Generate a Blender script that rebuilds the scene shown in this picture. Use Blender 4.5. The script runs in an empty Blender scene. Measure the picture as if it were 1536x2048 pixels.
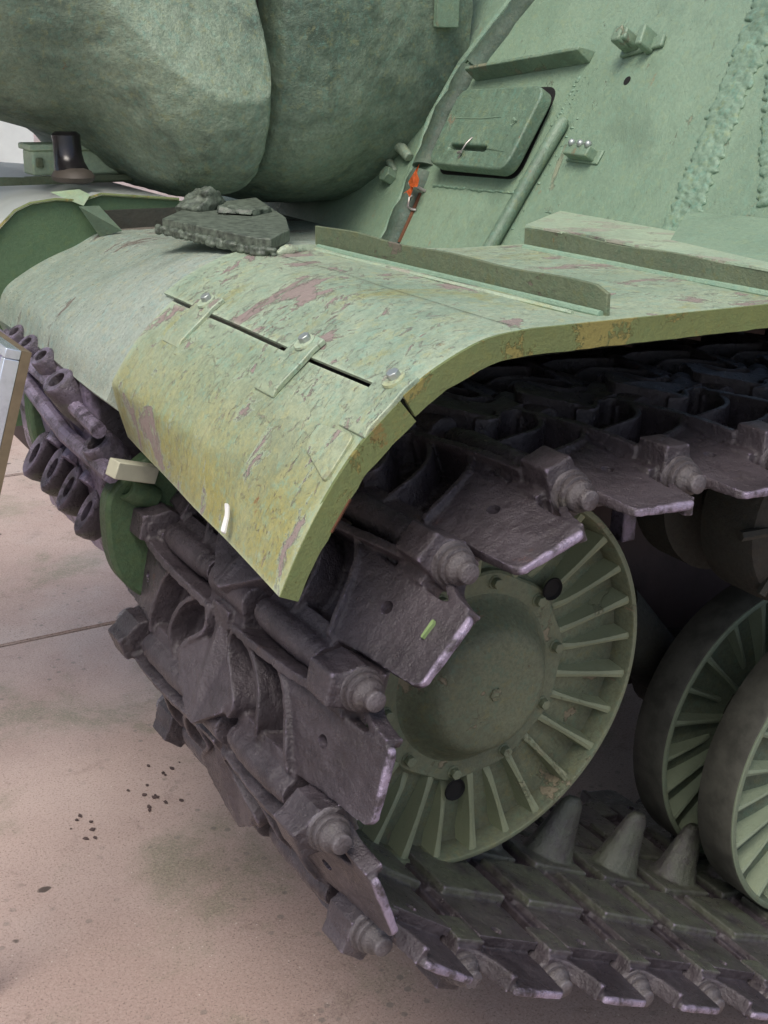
import bpy, bmesh, math, random
import numpy as np
from mathutils import Vector, Matrix, noise as mnoise
random.seed(7)
sc = bpy.context.scene
COL = sc.collection
PI = math.pi

# ------------------------------------------------------------ camera, sky, sun
cam_d = bpy.data.cameras.new('camera'); cam = bpy.data.objects.new('camera', cam_d); COL.objects.link(cam)
sc.camera = cam
cam_d.sensor_fit = 'VERTICAL'; cam_d.sensor_height = 36.0; cam_d.lens = 2505.0 / 2048 * 36
cam_d.clip_start = .02; cam_d.clip_end = 500
yaw, pit, roll = .54902, .34615, .02367
F = Vector((math.sin(yaw) * math.cos(pit), math.cos(yaw) * math.cos(pit), -math.sin(pit)))
Rt = Vector((math.cos(yaw), -math.sin(yaw), 0)); U = Rt.cross(F)
c_, s_ = math.cos(roll), math.sin(roll)
RX = c_ * Rt + s_ * U; UX = -s_ * Rt + c_ * U
m4 = Matrix((RX, UX, -F)).transposed().to_4x4()
m4.translation = Vector((-.88518, -.96594, .77119))
cam.matrix_world = m4

world = bpy.data.worlds.new('World'); sc.world = world; world.use_nodes = True
wn = world.node_tree; bg = wn.nodes['Background']
sky = wn.nodes.new('ShaderNodeTexSky'); sky.sky_type = 'NISHITA'; sky.sun_disc = False
SUN_EL, SUN_AZ = math.radians(58), math.radians(-140)     # azimuth of the sun, from +X towards +Y
sky.sun_elevation = SUN_EL; sky.sun_rotation = math.radians(90) - SUN_AZ
sky.altitude = 50; sky.air_density = 1.0; sky.dust_density = 4.0; sky.ozone_density = 1.0
bg.inputs['Strength'].default_value = .105
wn.links.new(sky.outputs[0], bg.inputs[0])
sd = bpy.data.lights.new('sun', 'SUN'); sd.energy = 1.5; sd.angle = math.radians(30); sd.color = (1, .95, .87)
sun = bpy.data.objects.new('sun', sd); COL.objects.link(sun)
sv = Vector((math.cos(SUN_EL) * math.cos(SUN_AZ), math.cos(SUN_EL) * math.sin(SUN_AZ), math.sin(SUN_EL)))
sun.rotation_euler = sv.to_track_quat('Z', 'Y').to_euler()
sc.view_settings.view_transform = 'Standard'; sc.view_settings.look = 'None'
sc.view_settings.exposure = .68; sc.view_settings.gamma = 1

G = -.70    # ground level; the idler axle is the origin

# ------------------------------------------------------------ materials
class NT:
    def __init__(s, name):
        s.m = bpy.data.materials.new(name); s.m.use_nodes = True
        s.t = s.m.node_tree; s.n = s.t.nodes; s.b = s.n['Principled BSDF']
        s.tc = s.n.new('ShaderNodeTexCoord'); s.oi = s.n.new('ShaderNodeObjectInfo')
        a = s.n.new('ShaderNodeVectorMath'); a.operation = 'MULTIPLY_ADD'
        s.L(s.oi.outputs['Random'], a.inputs[0]); a.inputs[1].default_value = (7, 11, 5)
        s.L(s.tc.outputs['Object'], a.inputs[2]); s.co = a.outputs[0]
    def L(s, a, b): s.t.links.new(a, b)
    def mapped(s, scale, rot=(0, 0, 0)):
        m = s.n.new('ShaderNodeMapping'); m.inputs['Scale'].default_value = scale; m.inputs['Rotation'].default_value = rot
        s.L(s.co, m.inputs[0]); return m.outputs[0]
    def noise(s, scale, detail=4, rough=.55, dist=0, co=None):
        n = s.n.new('ShaderNodeTexNoise'); n.inputs['Scale'].default_value = scale; n.inputs['Detail'].default_value = detail
        n.inputs['Roughness'].default_value = rough; n.inputs['Distortion'].default_value = dist
        s.L(co or s.co, n.inputs['Vector']); return n.outputs[0]
    def warp(s, co, scale, amt):
        n = s.n.new('ShaderNodeTexNoise'); n.inputs['Scale'].default_value = scale; n.inputs['Detail'].default_value = 4; s.L(co, n.inputs['Vector'])
        a = s.n.new('ShaderNodeVectorMath'); a.operation = 'MULTIPLY_ADD'; s.L(n.outputs['Color'], a.inputs[0]); a.inputs[1].default_value = (amt,) * 3; s.L(co, a.inputs[2]); return a.outputs[0]
    def voro(s, scale, feat='F1', co=None):
        n = s.n.new('ShaderNodeTexVoronoi'); n.feature = feat; n.inputs['Scale'].default_value = scale
        s.L(co or s.co, n.inputs['Vector']); return n.outputs[0]
    def ramp(s, v, a, b, lo=0, hi=1):
        n = s.n.new('ShaderNodeMapRange'); n.inputs[1].default_value = a; n.inputs[2].default_value = b
        n.inputs[3].default_value = lo; n.inputs[4].default_value = hi; n.interpolation_type = 'SMOOTHSTEP'
        s.L(v, n.inputs[0]); return n.outputs[0]
    def mix(s, f, a, b):
        n = s.n.new('ShaderNodeMix'); n.data_type = 'RGBA'
        for sock, v in ((n.inputs[0], f), (n.inputs[6], a), (n.inputs[7], b)):
            if isinstance(v, (int, float)): sock.default_value = v
            elif isinstance(v, tuple): sock.default_value = (*v, 1)
            else: s.L(v, sock)
        return n.outputs[2]
    def math(s, op, a, b=0.0, c=0.0):
        n = s.n.new('ShaderNodeMath'); n.operation = op
        for i, v in enumerate((a, b, c)):
            if isinstance(v, (int, float)): n.inputs[i].default_value = v
            else: s.L(v, n.inputs[i])
        return n.outputs[0]
    def sep(s):
        n = s.n.new('ShaderNodeSeparateXYZ'); s.L(s.tc.outputs['Object'], n.inputs[0]); return n.outputs
    def point(s):
        return s.n.new('ShaderNodeNewGeometry').outputs['Pointiness']
    def bump(s, h, strength, dist=.002, prev=None):
        n = s.n.new('ShaderNodeBump'); n.inputs['Strength'].default_value = strength; n.inputs['Distance'].default_value = dist
        s.L(h, n.inputs['Height'])
        if prev is not None: s.L(prev, n.inputs['Normal'])
        return n.outputs[0]
    def out(s, col, rough, nrm=None, metal=0, spec=.5):
        for k, v in (('Base Color', col), ('Roughness', rough), ('Metallic', metal), ('Specular IOR Level', spec)):
            if isinstance(v, (int, float)): s.b.inputs[k].default_value = v
            elif isinstance(v, tuple): s.b.inputs[k].default_value = (*v, 1)
            else: s.L(v, s.b.inputs[k])
        if nrm is not None: s.L(nrm, s.b.inputs['Normal'])
        return s.m

def paint(name, base, alt, peel=None, peel_lo=.6, rust=.0, grain=.5, cast=0, rough=.5, streak=(1, 1, 1), edge=.35, yellow=None, dirt=.4, pscale=11, fleck=.635, cracks=False, spec=.30):
    t = NT(name)
    co = t.mapped(streak)
    big = t.noise(2.6, 5, .6, .6, co)
    col = t.mix(t.ramp(big, .38, .62), base, alt)
    mott = t.noise(38, 5, .7, 0, co)
    col = t.mix(t.ramp(mott, .35, .75, 0, .35), col, tuple(min(1, c * 1.35) for c in base))
    if yellow:
        xyz = t.sep()
        yz = t.ramp(xyz[2], .49, .33); yz = t.math('MULTIPLY', yz, t.ramp(t.noise(9, 5, .7), .25, .6, .45, 1))
        yy = t.math('MAXIMUM', t.math('MULTIPLY', yz, .85), t.ramp(t.noise(7, 6, .75, .5, co), .52, .68, 0, .6))
        col = t.mix(yy, col, yellow)
    cloud = t.noise(5.5, 6, .7, .3)
    col = t.mix(t.ramp(cloud, .5, .72, 0, dirt), col, tuple(c * .45 for c in alt))
    col = t.mix(t.ramp(t.noise(170, 4, .75), .38, .66, 0, .42), col, tuple(c * .55 for c in alt))
    col = t.mix(t.ramp(t.noise(75, 5, .75), .50, .66, 0, .38), col, (base[0] * .62, base[1] * 1.0, base[2] * 1.12))
    col = t.mix(t.ramp(t.noise(58, 5, .75), .52, .68, 0, .38), col, (base[0] * 1.25, base[1] * 1.0, base[2] * .62))
    h = None
    if peel:
        pn = t.noise(pscale, 9, .72, .5, co); pn = t.math('ADD', pn, t.math('MULTIPLY', t.math('SUBTRACT', t.noise(3.1, 3, .5), .5), .28)); pm = t.ramp(pn, peel_lo, peel_lo + .015)
        col = t.mix(t.ramp(pn, peel_lo - .03, peel_lo), col, tuple(min(1, c * 1.18) for c in base))
        col = t.mix(pm, col, peel)
        fl = t.noise(60, 6, .75, 1.4, co); fm = t.math('MULTIPLY', t.ramp(fl, fleck, fleck + .02), t.ramp(t.noise(4.5, 4, .6), .38, .56))
        col = t.mix(t.math('MULTIPLY', fm, .6), col, tuple(c * .75 for c in peel))
        if cracks:
            ck = t.voro(34, 'DISTANCE_TO_EDGE', t.warp(co, 9, .035)); cm = t.math('MULTIPLY', t.ramp(ck, .030, .010), t.ramp(t.noise(14, 6, .75), .54, .64))
            col = t.mix(t.math('MULTIPLY', cm, .6), col, (.09, .075, .05))
            sm_ = t.noise(5, 5, .7, 0, t.mapped((1.4, 26, 1.4))); sk = t.math('MULTIPLY', t.ramp(sm_, .56, .66), t.ramp(t.sep()[1], .05, .38))
            col = t.mix(t.math('MULTIPLY', sk, .4), col, (.17, .15, .09))
        h = t.math('ADD', t.math('MULTIPLY', t.ramp(pn, peel_lo - .01, peel_lo + .02), -1.0), t.math('MULTIPLY', fm, -.5))
    if rust:
        rn = t.noise(17, 7, .75, .2, co); rm = t.ramp(rn, .74 - rust, .80 - rust)
        col = t.mix(t.math('MULTIPLY', rm, .8), col, (.20, .075, .02))
    # bare, lighter paint on worn edges, darker tone in concave corners
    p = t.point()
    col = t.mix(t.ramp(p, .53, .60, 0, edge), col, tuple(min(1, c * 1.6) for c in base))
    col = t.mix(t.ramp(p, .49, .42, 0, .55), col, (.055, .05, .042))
    fine = t.noise(420, 3, .6); med = t.noise(120, 5, .6)
    n = t.bump(t.math('ADD', fine, med), grain, .0012)
    if cast:
        n = t.bump(t.math('ADD', t.math('MULTIPLY', t.noise(24, 6, .62), .6), t.math('MULTIPLY', t.noise(85, 5, .68), .8)), cast, .005, n)
    if h is not None: n = t.bump(h, .9, .0014, n)
    r = t.ramp(med, .3, .7, rough - .08, rough + .12)
    return t.out(col, r, n, 0, spec)

M = {}
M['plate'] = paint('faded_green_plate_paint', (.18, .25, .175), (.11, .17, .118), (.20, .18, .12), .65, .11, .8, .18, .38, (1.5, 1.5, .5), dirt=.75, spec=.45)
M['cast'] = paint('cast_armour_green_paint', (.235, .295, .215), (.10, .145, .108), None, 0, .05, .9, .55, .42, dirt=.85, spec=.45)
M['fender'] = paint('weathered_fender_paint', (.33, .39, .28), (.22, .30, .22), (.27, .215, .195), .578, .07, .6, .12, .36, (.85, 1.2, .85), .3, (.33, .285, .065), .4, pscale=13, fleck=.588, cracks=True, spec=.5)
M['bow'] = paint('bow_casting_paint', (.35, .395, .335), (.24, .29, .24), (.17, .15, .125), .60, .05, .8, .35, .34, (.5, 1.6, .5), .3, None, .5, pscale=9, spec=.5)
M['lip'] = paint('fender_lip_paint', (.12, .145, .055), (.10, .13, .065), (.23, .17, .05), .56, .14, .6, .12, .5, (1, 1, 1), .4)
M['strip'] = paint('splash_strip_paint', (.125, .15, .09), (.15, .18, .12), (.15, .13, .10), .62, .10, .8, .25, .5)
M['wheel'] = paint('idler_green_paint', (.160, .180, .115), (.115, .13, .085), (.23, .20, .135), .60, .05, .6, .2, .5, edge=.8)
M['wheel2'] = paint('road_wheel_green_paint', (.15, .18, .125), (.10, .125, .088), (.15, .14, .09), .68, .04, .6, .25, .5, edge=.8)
M['box'] = paint('light_green_box_paint', (.42, .52, .36), (.36, .46, .33), None, 0, 0, .3, 0, .5)
M['bright'] = None
M['hook'] = paint('tow_hook_green_paint', (.075, .12, .062), (.06, .10, .058), None, 0, .02, .6, .2, .5)
M['hull'] = paint('hull_shade_paint', (.040, .040, .032), (.028, .026, .024), None, 0, .03, .6, .3, .6)  # shade under and behind the fender put into a near-black colour

def steel(name, c1=(.064, .053, .062), c2=(.028, .022, .027), edge=(.34, .29, .40), dust=(.080, .070, .066), tip=False):
    t = NT(name)
    col = t.mix(t.ramp(t.noise(9, 6, .65), .35, .65), c1, c2)
    col = t.mix(t.ramp(t.noise(23, 7, .7, .4), .55, .75, 0, .4), col, dust)
    col = t.mix(t.ramp(t.noise(60, 6, .75), .62, .7, 0, .8), col, (.03, .026, .03))
    col = t.mix(t.ramp(t.noise(13, 7, .7), .66, .72, 0, .5), col, (.12, .05, .03))
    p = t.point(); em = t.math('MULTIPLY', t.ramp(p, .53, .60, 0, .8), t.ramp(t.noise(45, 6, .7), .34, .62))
    if tip:
        col = t.mix(t.math('MULTIPLY', t.ramp(t.sep()[2], -.028, -.036), t.ramp(t.noise(20, 6, .7), .35, .6, .15, .7)), col, (.10, .115, .078))
        yy = t.sep()[1]; tm = t.math('MAXIMUM', t.ramp(yy, -.0255, -.0300), t.ramp(yy, .6855, .690))
        em = t.math('MAXIMUM', em, t.math('MULTIPLY', tm, t.ramp(t.noise(28, 5, .7), .36, .56)))
    col = t.mix(em, col, edge)
    col = t.mix(t.ramp(p, .492, .43, 0, .8), col, (.016, .012, .013))  # shade of the recesses painted into the concave parts
    n = t.bump(t.math('ADD', t.noise(300, 4, .7), t.noise(110, 6, .7)), .8, .0022)
    pit = t.ramp(t.noise(48, 6, .75), .60, .68); n = t.bump(pit, -.6, .0016, n)
    n = t.bump(t.noise(34, 5, .55), .5, .006, n)
    return t.out(col, t.ramp(t.noise(50, 5, .6), .3, .7, .24, .46), n, t.math('MULTIPLY', em, .5), .6)
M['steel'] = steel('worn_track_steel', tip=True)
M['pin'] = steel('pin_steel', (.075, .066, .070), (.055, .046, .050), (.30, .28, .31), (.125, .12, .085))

def simple(name, col, rough=.5, metal=0, var=.25, nscale=30, bump=.2, spec=.5):
    t = NT(name)
    c = t.mix(t.ramp(t.noise(nscale, 5, .65), .35, .7), col, tuple(x * (1 - var) for x in col))
    return t.out(c, rough, t.bump(t.noise(200, 4, .6), bump, .001), metal, spec)
M['bright'] = simple('pale_paint_sky_sheen', (.80, .85, .82), .25, 0, .1, 6, .05)  # near-white: sky reflection on the far fender put into the colour
M['galv'] = simple('galvanised_bolt', (.42, .46, .44), .32, .6)
M['rubber'] = simple('boot_leather', (.012, .01, .012), .25, 0, .4, 30, .1)
M['sole'] = simple('boot_sole_rubber', (.06, .05, .04), .6)
M['tread'] = simple('worn_tread_steel', (.085, .085, .070), .6, 0, .45, 25, .5)
M['brown'] = simple('brown_primer_hull', (.085, .055, .050), .7, 0, .35, 9, .4)
M['rust'] = simple('rusty_edge', (.13, .048, .018), .8, 0, .5, 25, .7)
M['leaf'] = simple('orange_leaf', (.85, .20, .05), .55, 0, .45, 60, .3)
M['wire'] = simple('bare_wire', (.40, .37, .35), .35, .6)
M['white'] = simple('white_paint_daub', (.82, .82, .80), .6)
M['limegreen'] = simple('lime_paint_splash', (.20, .29, .12), .55)
M['wood'] = simple('pale_wood', (.55, .55, .42), .7, 0, .35, 8)
M['alu'] = simple('sign_frame_metal', (.62, .68, .76), .2, .6)
M['panel'] = simple('sign_panel_print', (.30, .29, .45), .25, 0, .3, 6)
M['board'] = simple('sign_back_board', (.17, .13, .08), .7)
M['cloth'] = simple('skin_tone_trouser', (.55, .42, .33), .8)
M['bead'] = paint('painted_weld_bead', (.20, .29, .21), (.16, .24, .17), None, 0, .05, .8, .3, .42, edge=.3)
M['rough'] = simple('rough_grey_weld_steel', (.115, .14, .105), .5, 0, .7, 90, .9)
M['tube'] = paint('dark_green_bar_paint', (.085, .12, .09), (.05, .075, .055), None, 0, .05, .7, .35, .5)

t = NT('concrete_paving')
xyz = t.tc.outputs['Object']
col = t.mix(t.ramp(t.noise(1.6, 6, .6), .35, .68), (.34, .25, .22), (.44, .345, .31))
col = t.mix(t.ramp(t.noise(2.6, 7, .7, .4), .50, .68, 0, .75), col, (.175, .18, .12))
col = t.mix(t.ramp(t.noise(1.1, 7, .65, .3, t.mapped((1, 1, 1), (0, 0, .7))), .53, .66, 0, .65), col, (.40, .34, .32))
col = t.mix(t.ramp(t.noise(7.5, 8, .75, .6), .56, .70, 0, .5), col, (.13, .09, .075))
col = t.mix(t.ramp(t.noise(170, 3, .8), .40, .70, 0, .55), col, (.46, .37, .32))
col = t.mix(t.ramp(t.noise(210, 3, .85), .53, .66, 0, .8), col, (.13, .09, .075))
v = t.voro(26); vm = t.math('MULTIPLY', t.ramp(v, .20, .13), t.ramp(t.noise(2.2, 3), .45, .60))
col = t.mix(t.math('MULTIPLY', vm, .55), col, (.13, .125, .11))
v2 = t.voro(9, co=t.mapped((1, 1.6, 1))); vm2 = t.math('MULTIPLY', t.ramp(t.math('ADD', v2, t.math('MULTIPLY', t.noise(60, 5, .7), .16)), .22, .18), t.ramp(t.noise(3.4, 4), .55, .62))
col = t.mix(vm2, col, (.085, .065, .055))
v3 = t.voro(55); col = t.mix(t.math('MULTIPLY', t.ramp(v3, .10, .06), t.ramp(t.noise(11, 2), .5, .56)), col, (.55, .48, .42))
n = t.bump(t.math('ADD', t.noise(260, 4, .7), t.noise(70, 5, .6)), .45, .0018)
M['concrete'] = t.out(col, t.ramp(t.noise(2.4, 5, .6), .35, .65, .38, .72), n, 0, .35)
M['joint'] = simple('joint_dirt', (.075, .07, .035), .9)

# ------------------------------------------------------------ object helpers
def mesh_from_bm(bm, name, smooth=True, ang=35):
    me = bpy.data.meshes.new(name); bmesh.ops.recalc_face_normals(bm, faces=bm.faces); bm.to_mesh(me); bm.free()
    if smooth:
        me.polygons.foreach_set('use_smooth', [True] * len(me.polygons))
        me.set_sharp_from_angle(angle=math.radians(ang))
    return me
def link(name, me, mat=None, parent=None, label=None):
    o = bpy.data.objects.new(name, me); COL.objects.link(o)
    if mat is not None and not me.materials: me.materials.append(M[mat])
    if parent: o.parent = parent
    if label: o['label'] = label
    return o
def obj(name, bm, mat, parent=None, smooth=True, ang=35, label=None, bevel=0):
    o = link(name, mesh_from_bm(bm, name, smooth, ang), mat, parent, label)
    if bevel:
        md = o.modifiers.new('b', 'BEVEL'); md.width = bevel; md.segments = 2; md.limit_method = 'ANGLE'; md.angle_limit = math.radians(40)
        md.harden_normals = False
    return o
def tag(o, label, cat, group=None):
    o['label'] = label; o['category'] = cat
    if group: o['group'] = group
def box(bm, x0, x1, y0, y1, z0, z1, mat=None, top=1.0, topy=1.0):
    cx, cy = (x0 + x1) / 2, (y0 + y1) / 2; vs = []
    for z, kx, ky in ((z0, 1, 1), (z1, top, topy)):
        for x, y in ((x0, y0), (x1, y0), (x1, y1), (x0, y1)):
            p = Vector((cx + (x - cx) * kx, cy + (y - cy) * ky, z)); vs.append(bm.verts.new(mat @ p if mat else p))
    for f in ((0, 3, 2, 1), (4, 5, 6, 7), (0, 1, 5, 4), (1, 2, 6, 5), (2, 3, 7, 6), (3, 0, 4, 7)):
        bm.faces.new([vs[i] for i in f])
def prism(bm, pts, f0, f1):
    """closed polygon pts; f0/f1 map a 2-D point to the two caps"""
    a = [bm.verts.new(f0(*p)) for p in pts]; b = [bm.verts.new(f1(*p)) for p in pts]; n = len(pts)
    bm.faces.new(a[::-1]); bm.faces.new(b)
    for i in range(n): bm.faces.new((a[i], a[(i + 1) % n], b[(i + 1) % n], b[i]))
def ycyl(bm, x, z, r, y0, y1, seg=20, sq=1.0, r1=None):
    pts = [(math.cos(2 * PI * i / seg), math.sin(2 * PI * i / seg)) for i in range(seg)]
    r1 = r if r1 is None else r1
    prism(bm, pts, lambda a, b: Vector((x + a * r, y0, z + b * r * sq)), lambda a, b: Vector((x + a * r1, y1, z + b * r1 * sq)))
def lathe_y(bm, prof, seg=96, cx=0, cz=0, closed=True):
    """prof: list of (radius, y); revolve about the Y axis"""
    rings = []
    for r, y in prof:
        rings.append([bm.verts.new((cx + r * math.cos(2 * PI * i / seg), y, cz + r * math.sin(2 * PI * i / seg))) for i in range(seg)] if r > 1e-6 else [bm.verts.new((cx, y, cz))])
    pairs = list(zip(rings, rings[1:])) + ([(rings[-1], rings[0])] if closed else [])
    for a, b in pairs:
        for i in range(seg):
            j = (i + 1) % seg
            if len(a) == 1 and len(b) == 1: break
            if len(a) == 1: bm.faces.new((a[0], b[j], b[i]))
            elif len(b) == 1: bm.faces.new((a[i], a[j], b[0]))
            else: bm.faces.new((a[i], a[j], b[j], b[i]))
def tube(bm, pts, r, seg=10, cap=True):
    rings = []; pts = [Vector(p) for p in pts]
    rr = r if isinstance(r, (list, tuple)) else [r] * len(pts)
    up = Vector((0, 0, 1))
    for i, p in enumerate(pts):
        d = (pts[min(i + 1, len(pts) - 1)] - pts[max(i - 1, 0)]).normalized()
        if abs(d.dot(up)) > .95: up = Vector((0, 1, 0))
        a = d.cross(up).normalized(); b = d.cross(a).normalized()
        rings.append([bm.verts.new(p + (a * math.cos(2 * PI * k / seg) + b * math.sin(2 * PI * k / seg)) * rr[i]) for k in range(seg)])
    for A, B in zip(rings, rings[1:]):
        for k in range(seg): bm.faces.new((A[k], A[(k + 1) % seg], B[(k + 1) % seg], B[k]))
    if cap: bm.faces.new(rings[0][::-1]); bm.faces.new(rings[-1])
def displace(me, fn):
    n = len(me.vertices); co = np.empty(n * 3); no = np.empty(n * 3)
    me.vertices.foreach_get('co', co); me.vertex_normals.foreach_get('vector', no); co = co.reshape(-1, 3); no = no.reshape(-1, 3)
    d = np.array([fn(Vector(c)) for c in co]); co += no * d[:, None]
    me.vertices.foreach_set('co', co.ravel()); me.update()
def remesh(bm, voxel, smooth_it=3, name='m', disp=0, dscale=20, fac=.5, smooth=True):
    """fuse the overlapping solids in bm into one cast-looking skin"""
    me = bpy.data.meshes.new('t'); bmesh.ops.recalc_face_normals(bm, faces=bm.faces); bm.to_mesh(me); bm.free()
    o = bpy.data.objects.new('t', me); COL.objects.link(o)
    a = o.modifiers.new('r', 'REMESH'); a.mode = 'VOXEL'; a.voxel_size = voxel
    s = o.modifiers.new('s', 'SMOOTH'); s.iterations = smooth_it; s.factor = fac
    dg = bpy.context.evaluated_depsgraph_get(); out = bpy.data.meshes.new_from_object(o.evaluated_get(dg)); out.name = name
    bpy.data.objects.remove(o); bpy.data.meshes.remove(me)
    if disp:
        displace(out, lambda c: disp * mnoise.fractal(c * dscale, 1.0, 2.0, 3))
    out.polygons.foreach_set('use_smooth', [smooth] * len(out.polygons))
    out.update(); return out
def copy_tree(o, parent=None):
    c = o.copy(); COL.objects.link(c)
    if parent: c.parent = parent
    for ch in o.children: copy_tree(ch, c)
    return c
def rounded(pts, r, n=6):
    out = []; m = len(pts)
    for i in range(m):
        p = Vector(pts[i]); a = (Vector(pts[i - 1]) - p).normalized(); b = (Vector(pts[(i + 1) % m]) - p).normalized()
        for k in range(n + 1):
            t_ = k / n; q = p + a * r * (1 - t_) ** 2 + b * r * t_ ** 2; out.append((q.x, q.y))
    return out
def interp(tab, x):
    return float(np.interp(x, [a for a, b in tab], [b for a, b in tab]))
def resample(pts, n):
    P = np.array(pts, float); d = np.r_[0, np.cumsum(np.linalg.norm(np.diff(P, axis=0), axis=1))]
    s = np.linspace(0, d[-1], n); return [tuple(np.interp(t, d, P[:, k]) for k in range(P.shape[1])) for t in s]
def spline(pts, n=8):
    """Catmull-Rom through pts"""
    P = [np.array(p, float) for p in pts]; P = [2 * P[0] - P[1]] + P + [2 * P[-1] - P[-2]]; out = []
    for i in range(1, len(P) - 2):
        for k in range(n):
            t = k / n; a, b, c, d = P[i - 1], P[i], P[i + 1], P[i + 2]
            out.append(tuple(.5 * ((2 * b) + (-a + c) * t + (2 * a - 5 * b + 4 * c - d) * t * t + (-a + 3 * b - 3 * c + d) * t ** 3)))
    out.append(tuple(P[-2])); return out

# ------------------------------------------------------------ ground
bm = bmesh.new(); s = 120
vs = [bm.verts.new((x, y, G - .02)) for x, y in ((-s, -s), (s, -s), (s, s), (-s, s))]; bm.faces.new(vs)
ground = obj('ground', bm, 'joint', smooth=False); ground['kind'] = 'structure'
def slab_mesh(w, h):
    bm = bmesh.new(); box(bm, -w / 2, w / 2, -h / 2, h / 2, -.019, 0)
    bmesh.ops.bevel(bm, geom=[e for e in bm.edges if all(v.co.z > -.001 for v in e.verts)], offset=.004, segments=2, affect='EDGES')
    return mesh_from_bm(bm, 'paving_slab')
SX, SY = 3.2, 1.4; sm = slab_mesh(SX - .014, SY - .014); sm2 = slab_mesh(SX - .014, 2 * SY - .014)
for i in range(-2, 3):
    for j in (-3, -2, 0, 1, 2, 3, 4, 5):
        o = link('paving_slab', sm2 if j == 0 else sm, 'concrete', ground); o.location = (.4 + i * SX, (1.39 + j * SY) if j > 0 and j != 2 or j < -1 and j != 0 else (.69 if j == 0 else 1.39 + j * SY), G + random.uniform(-.0015, .0015))
a0, a1, b0, b1 = .4 - 2.5 * SX, .4 + 2.5 * SX, 1.39 - 3.5 * SY, 1.39 + 5.5 * SY
bm = bmesh.new()
for x0, x1, y0, y1 in ((-s, s, b1 + .007, s), (-s, s, -s, b0 - .007), (-s, a0 - .007, b0, b1), (a1 + .007, s, b0, b1)):
    bm.faces.new([bm.verts.new((x, y, G)) for x, y in ((x0, y0), (x1, y0), (x1, y1), (x0, y1))])
o = obj('paving_field', bm, 'concrete', ground, smooth=False)

# ------------------------------------------------------------ the tank
tank = bpy.data.objects.new('self_propelled_gun', None); COL.objects.link(tank); tank.location = (0, 0, G)
TI = Matrix.Translation((0, 0, -G))
tag(tank, 'weathered green tracked gun vehicle with peeling fender, bare steel track and cast mantlet', 'tank')
_olink = link
def T(o):           # parent a world-placed mesh to the tank root
    o.parent = tank; o.matrix_parent_inverse = TI; return o
def tobj(name, bm, mat, **k): return T(obj(name, bm, mat, **k))

# ---- track link -----------------------------------------------------------
HP = .081; W = .66
def half(bm, mir):
    Y = (lambda y: W - y) if mir else (lambda y: y)
    def B(x0, x1, y0, y1, z0, z1, **k):
        a, b = sorted((Y(y0), Y(y1))); box(bm, x0, x1, a, b, z0, z1, **k)
    def S(pts, th, z0, z1):          # curved upright rib along (x, y, ztop) points
        sp = spline(pts, 6); L = []; R = []
        for i, p in enumerate(sp):
            q0 = sp[max(i - 1, 0)]; q1 = sp[min(i + 1, len(sp) - 1)]
            d = Vector((q1[0] - q0[0], q1[1] - q0[1])).normalized(); n = Vector((-d.y, d.x)) * th / 2
            L.append((p[0] + n.x, p[1] + n.y, p[2])); R.append((p[0] - n.x, p[1] - n.y, p[2]))
        g = [[bm.verts.new((a[0], Y(a[1]), z)) for a, z in ((l, z0), (l, l[2]), (r, r[2]), (r, z0))] for l, r in zip(L, R)]
        for A, Bq in zip(g, g[1:]):
            for k in range(4): bm.faces.new((A[k], A[(k + 1) % 4], Bq[(k + 1) % 4], Bq[k]))
        bm.faces.new(g[0][::-1]); bm.faces.new(g[-1])
    # lower hinge finger and the ledge facing the neighbour's finger
    for y0, y1, r in ((.112, .262, .0165), (.122, .250, .0185), (.140, .232, .020)):
        a, b = sorted((Y(y0), Y(y1))); ycyl(bm, -HP, -.001, r, a, b, 24); box(bm, -HP, -.045, a, b, -.020, r * .35)
    S([(.060, .086, .026), (.056, .13, .029), (.051, .19, .028), (.046, .255, .024), (.044, .30, .020)], .0110, -.024, 0)
    # boss that carries the pin end
    a, b = sorted((Y(.036), Y(.090)))
    ycyl(bm, HP, 0, .027, a, b, 8)
    box(bm, HP - .027, HP + .022, a, b, -.012, .037, top=.72, topy=.9)
    a, b = sorted((Y(.046), Y(.098))); box(bm, .040, HP, a, b, -.022, .010, top=.8)
    # ribs
    S([(.050, .172, .023), (.030, .150, .022), (0, .136, .020), (-.03, .126, .019), (-.058, .122, .012)], .0080, -.03, 0)
    S([(.046, .262, .021), (.026, .226, .021), (0, .205, .021), (-.03, .196, .020), (-.062, .204, .010)], .0078, -.03, 0)
    S([(.046, .290, .024), (.028, .296, .022), (.008, .290, .022), (-.012, .266, .025), (-.034, .248, .026), (-.054, .258, .024)], .0070, -.03, 0)
    S([(.046, -.022, -.004), (.050, .002, -.003), (.060, .022, -.003), (.080, .034, -.003), (.100, .036, -.004)], .011, -.026, 0)
    a, b = sorted((Y(.036), Y(.090))); box(bm, .055, .100, a, b, -.034, -.012, top=1.1)
    # outer tongue, rising to the first rib
    outl = [(-.042, -.026), (-.036, -.031), (.040, -.033), (.0455, -.028), (.043, .03), (.047, .10), (.048, .172), (.030, .150), (0, .136), (-.03, .126), (-.056, .112), (-.050, .05), (-.0455, -.020)]
    outl = [(x, y) for x, y in outl]
    hz = lambda y: .001 + .018 * max(0, min(1, (y - .085) / .06)) ** 2 - .007 * max(0, min(1, (-.012 - y) / .02))
    prism(bm, outl, lambda x, y: Vector((x, Y(y), -.015)), lambda x, y: Vector((x, Y(y), hz(y))))
bm = bmesh.new()
box(bm, -.058, .048, .055, .345, -.031, -.019)
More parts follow.
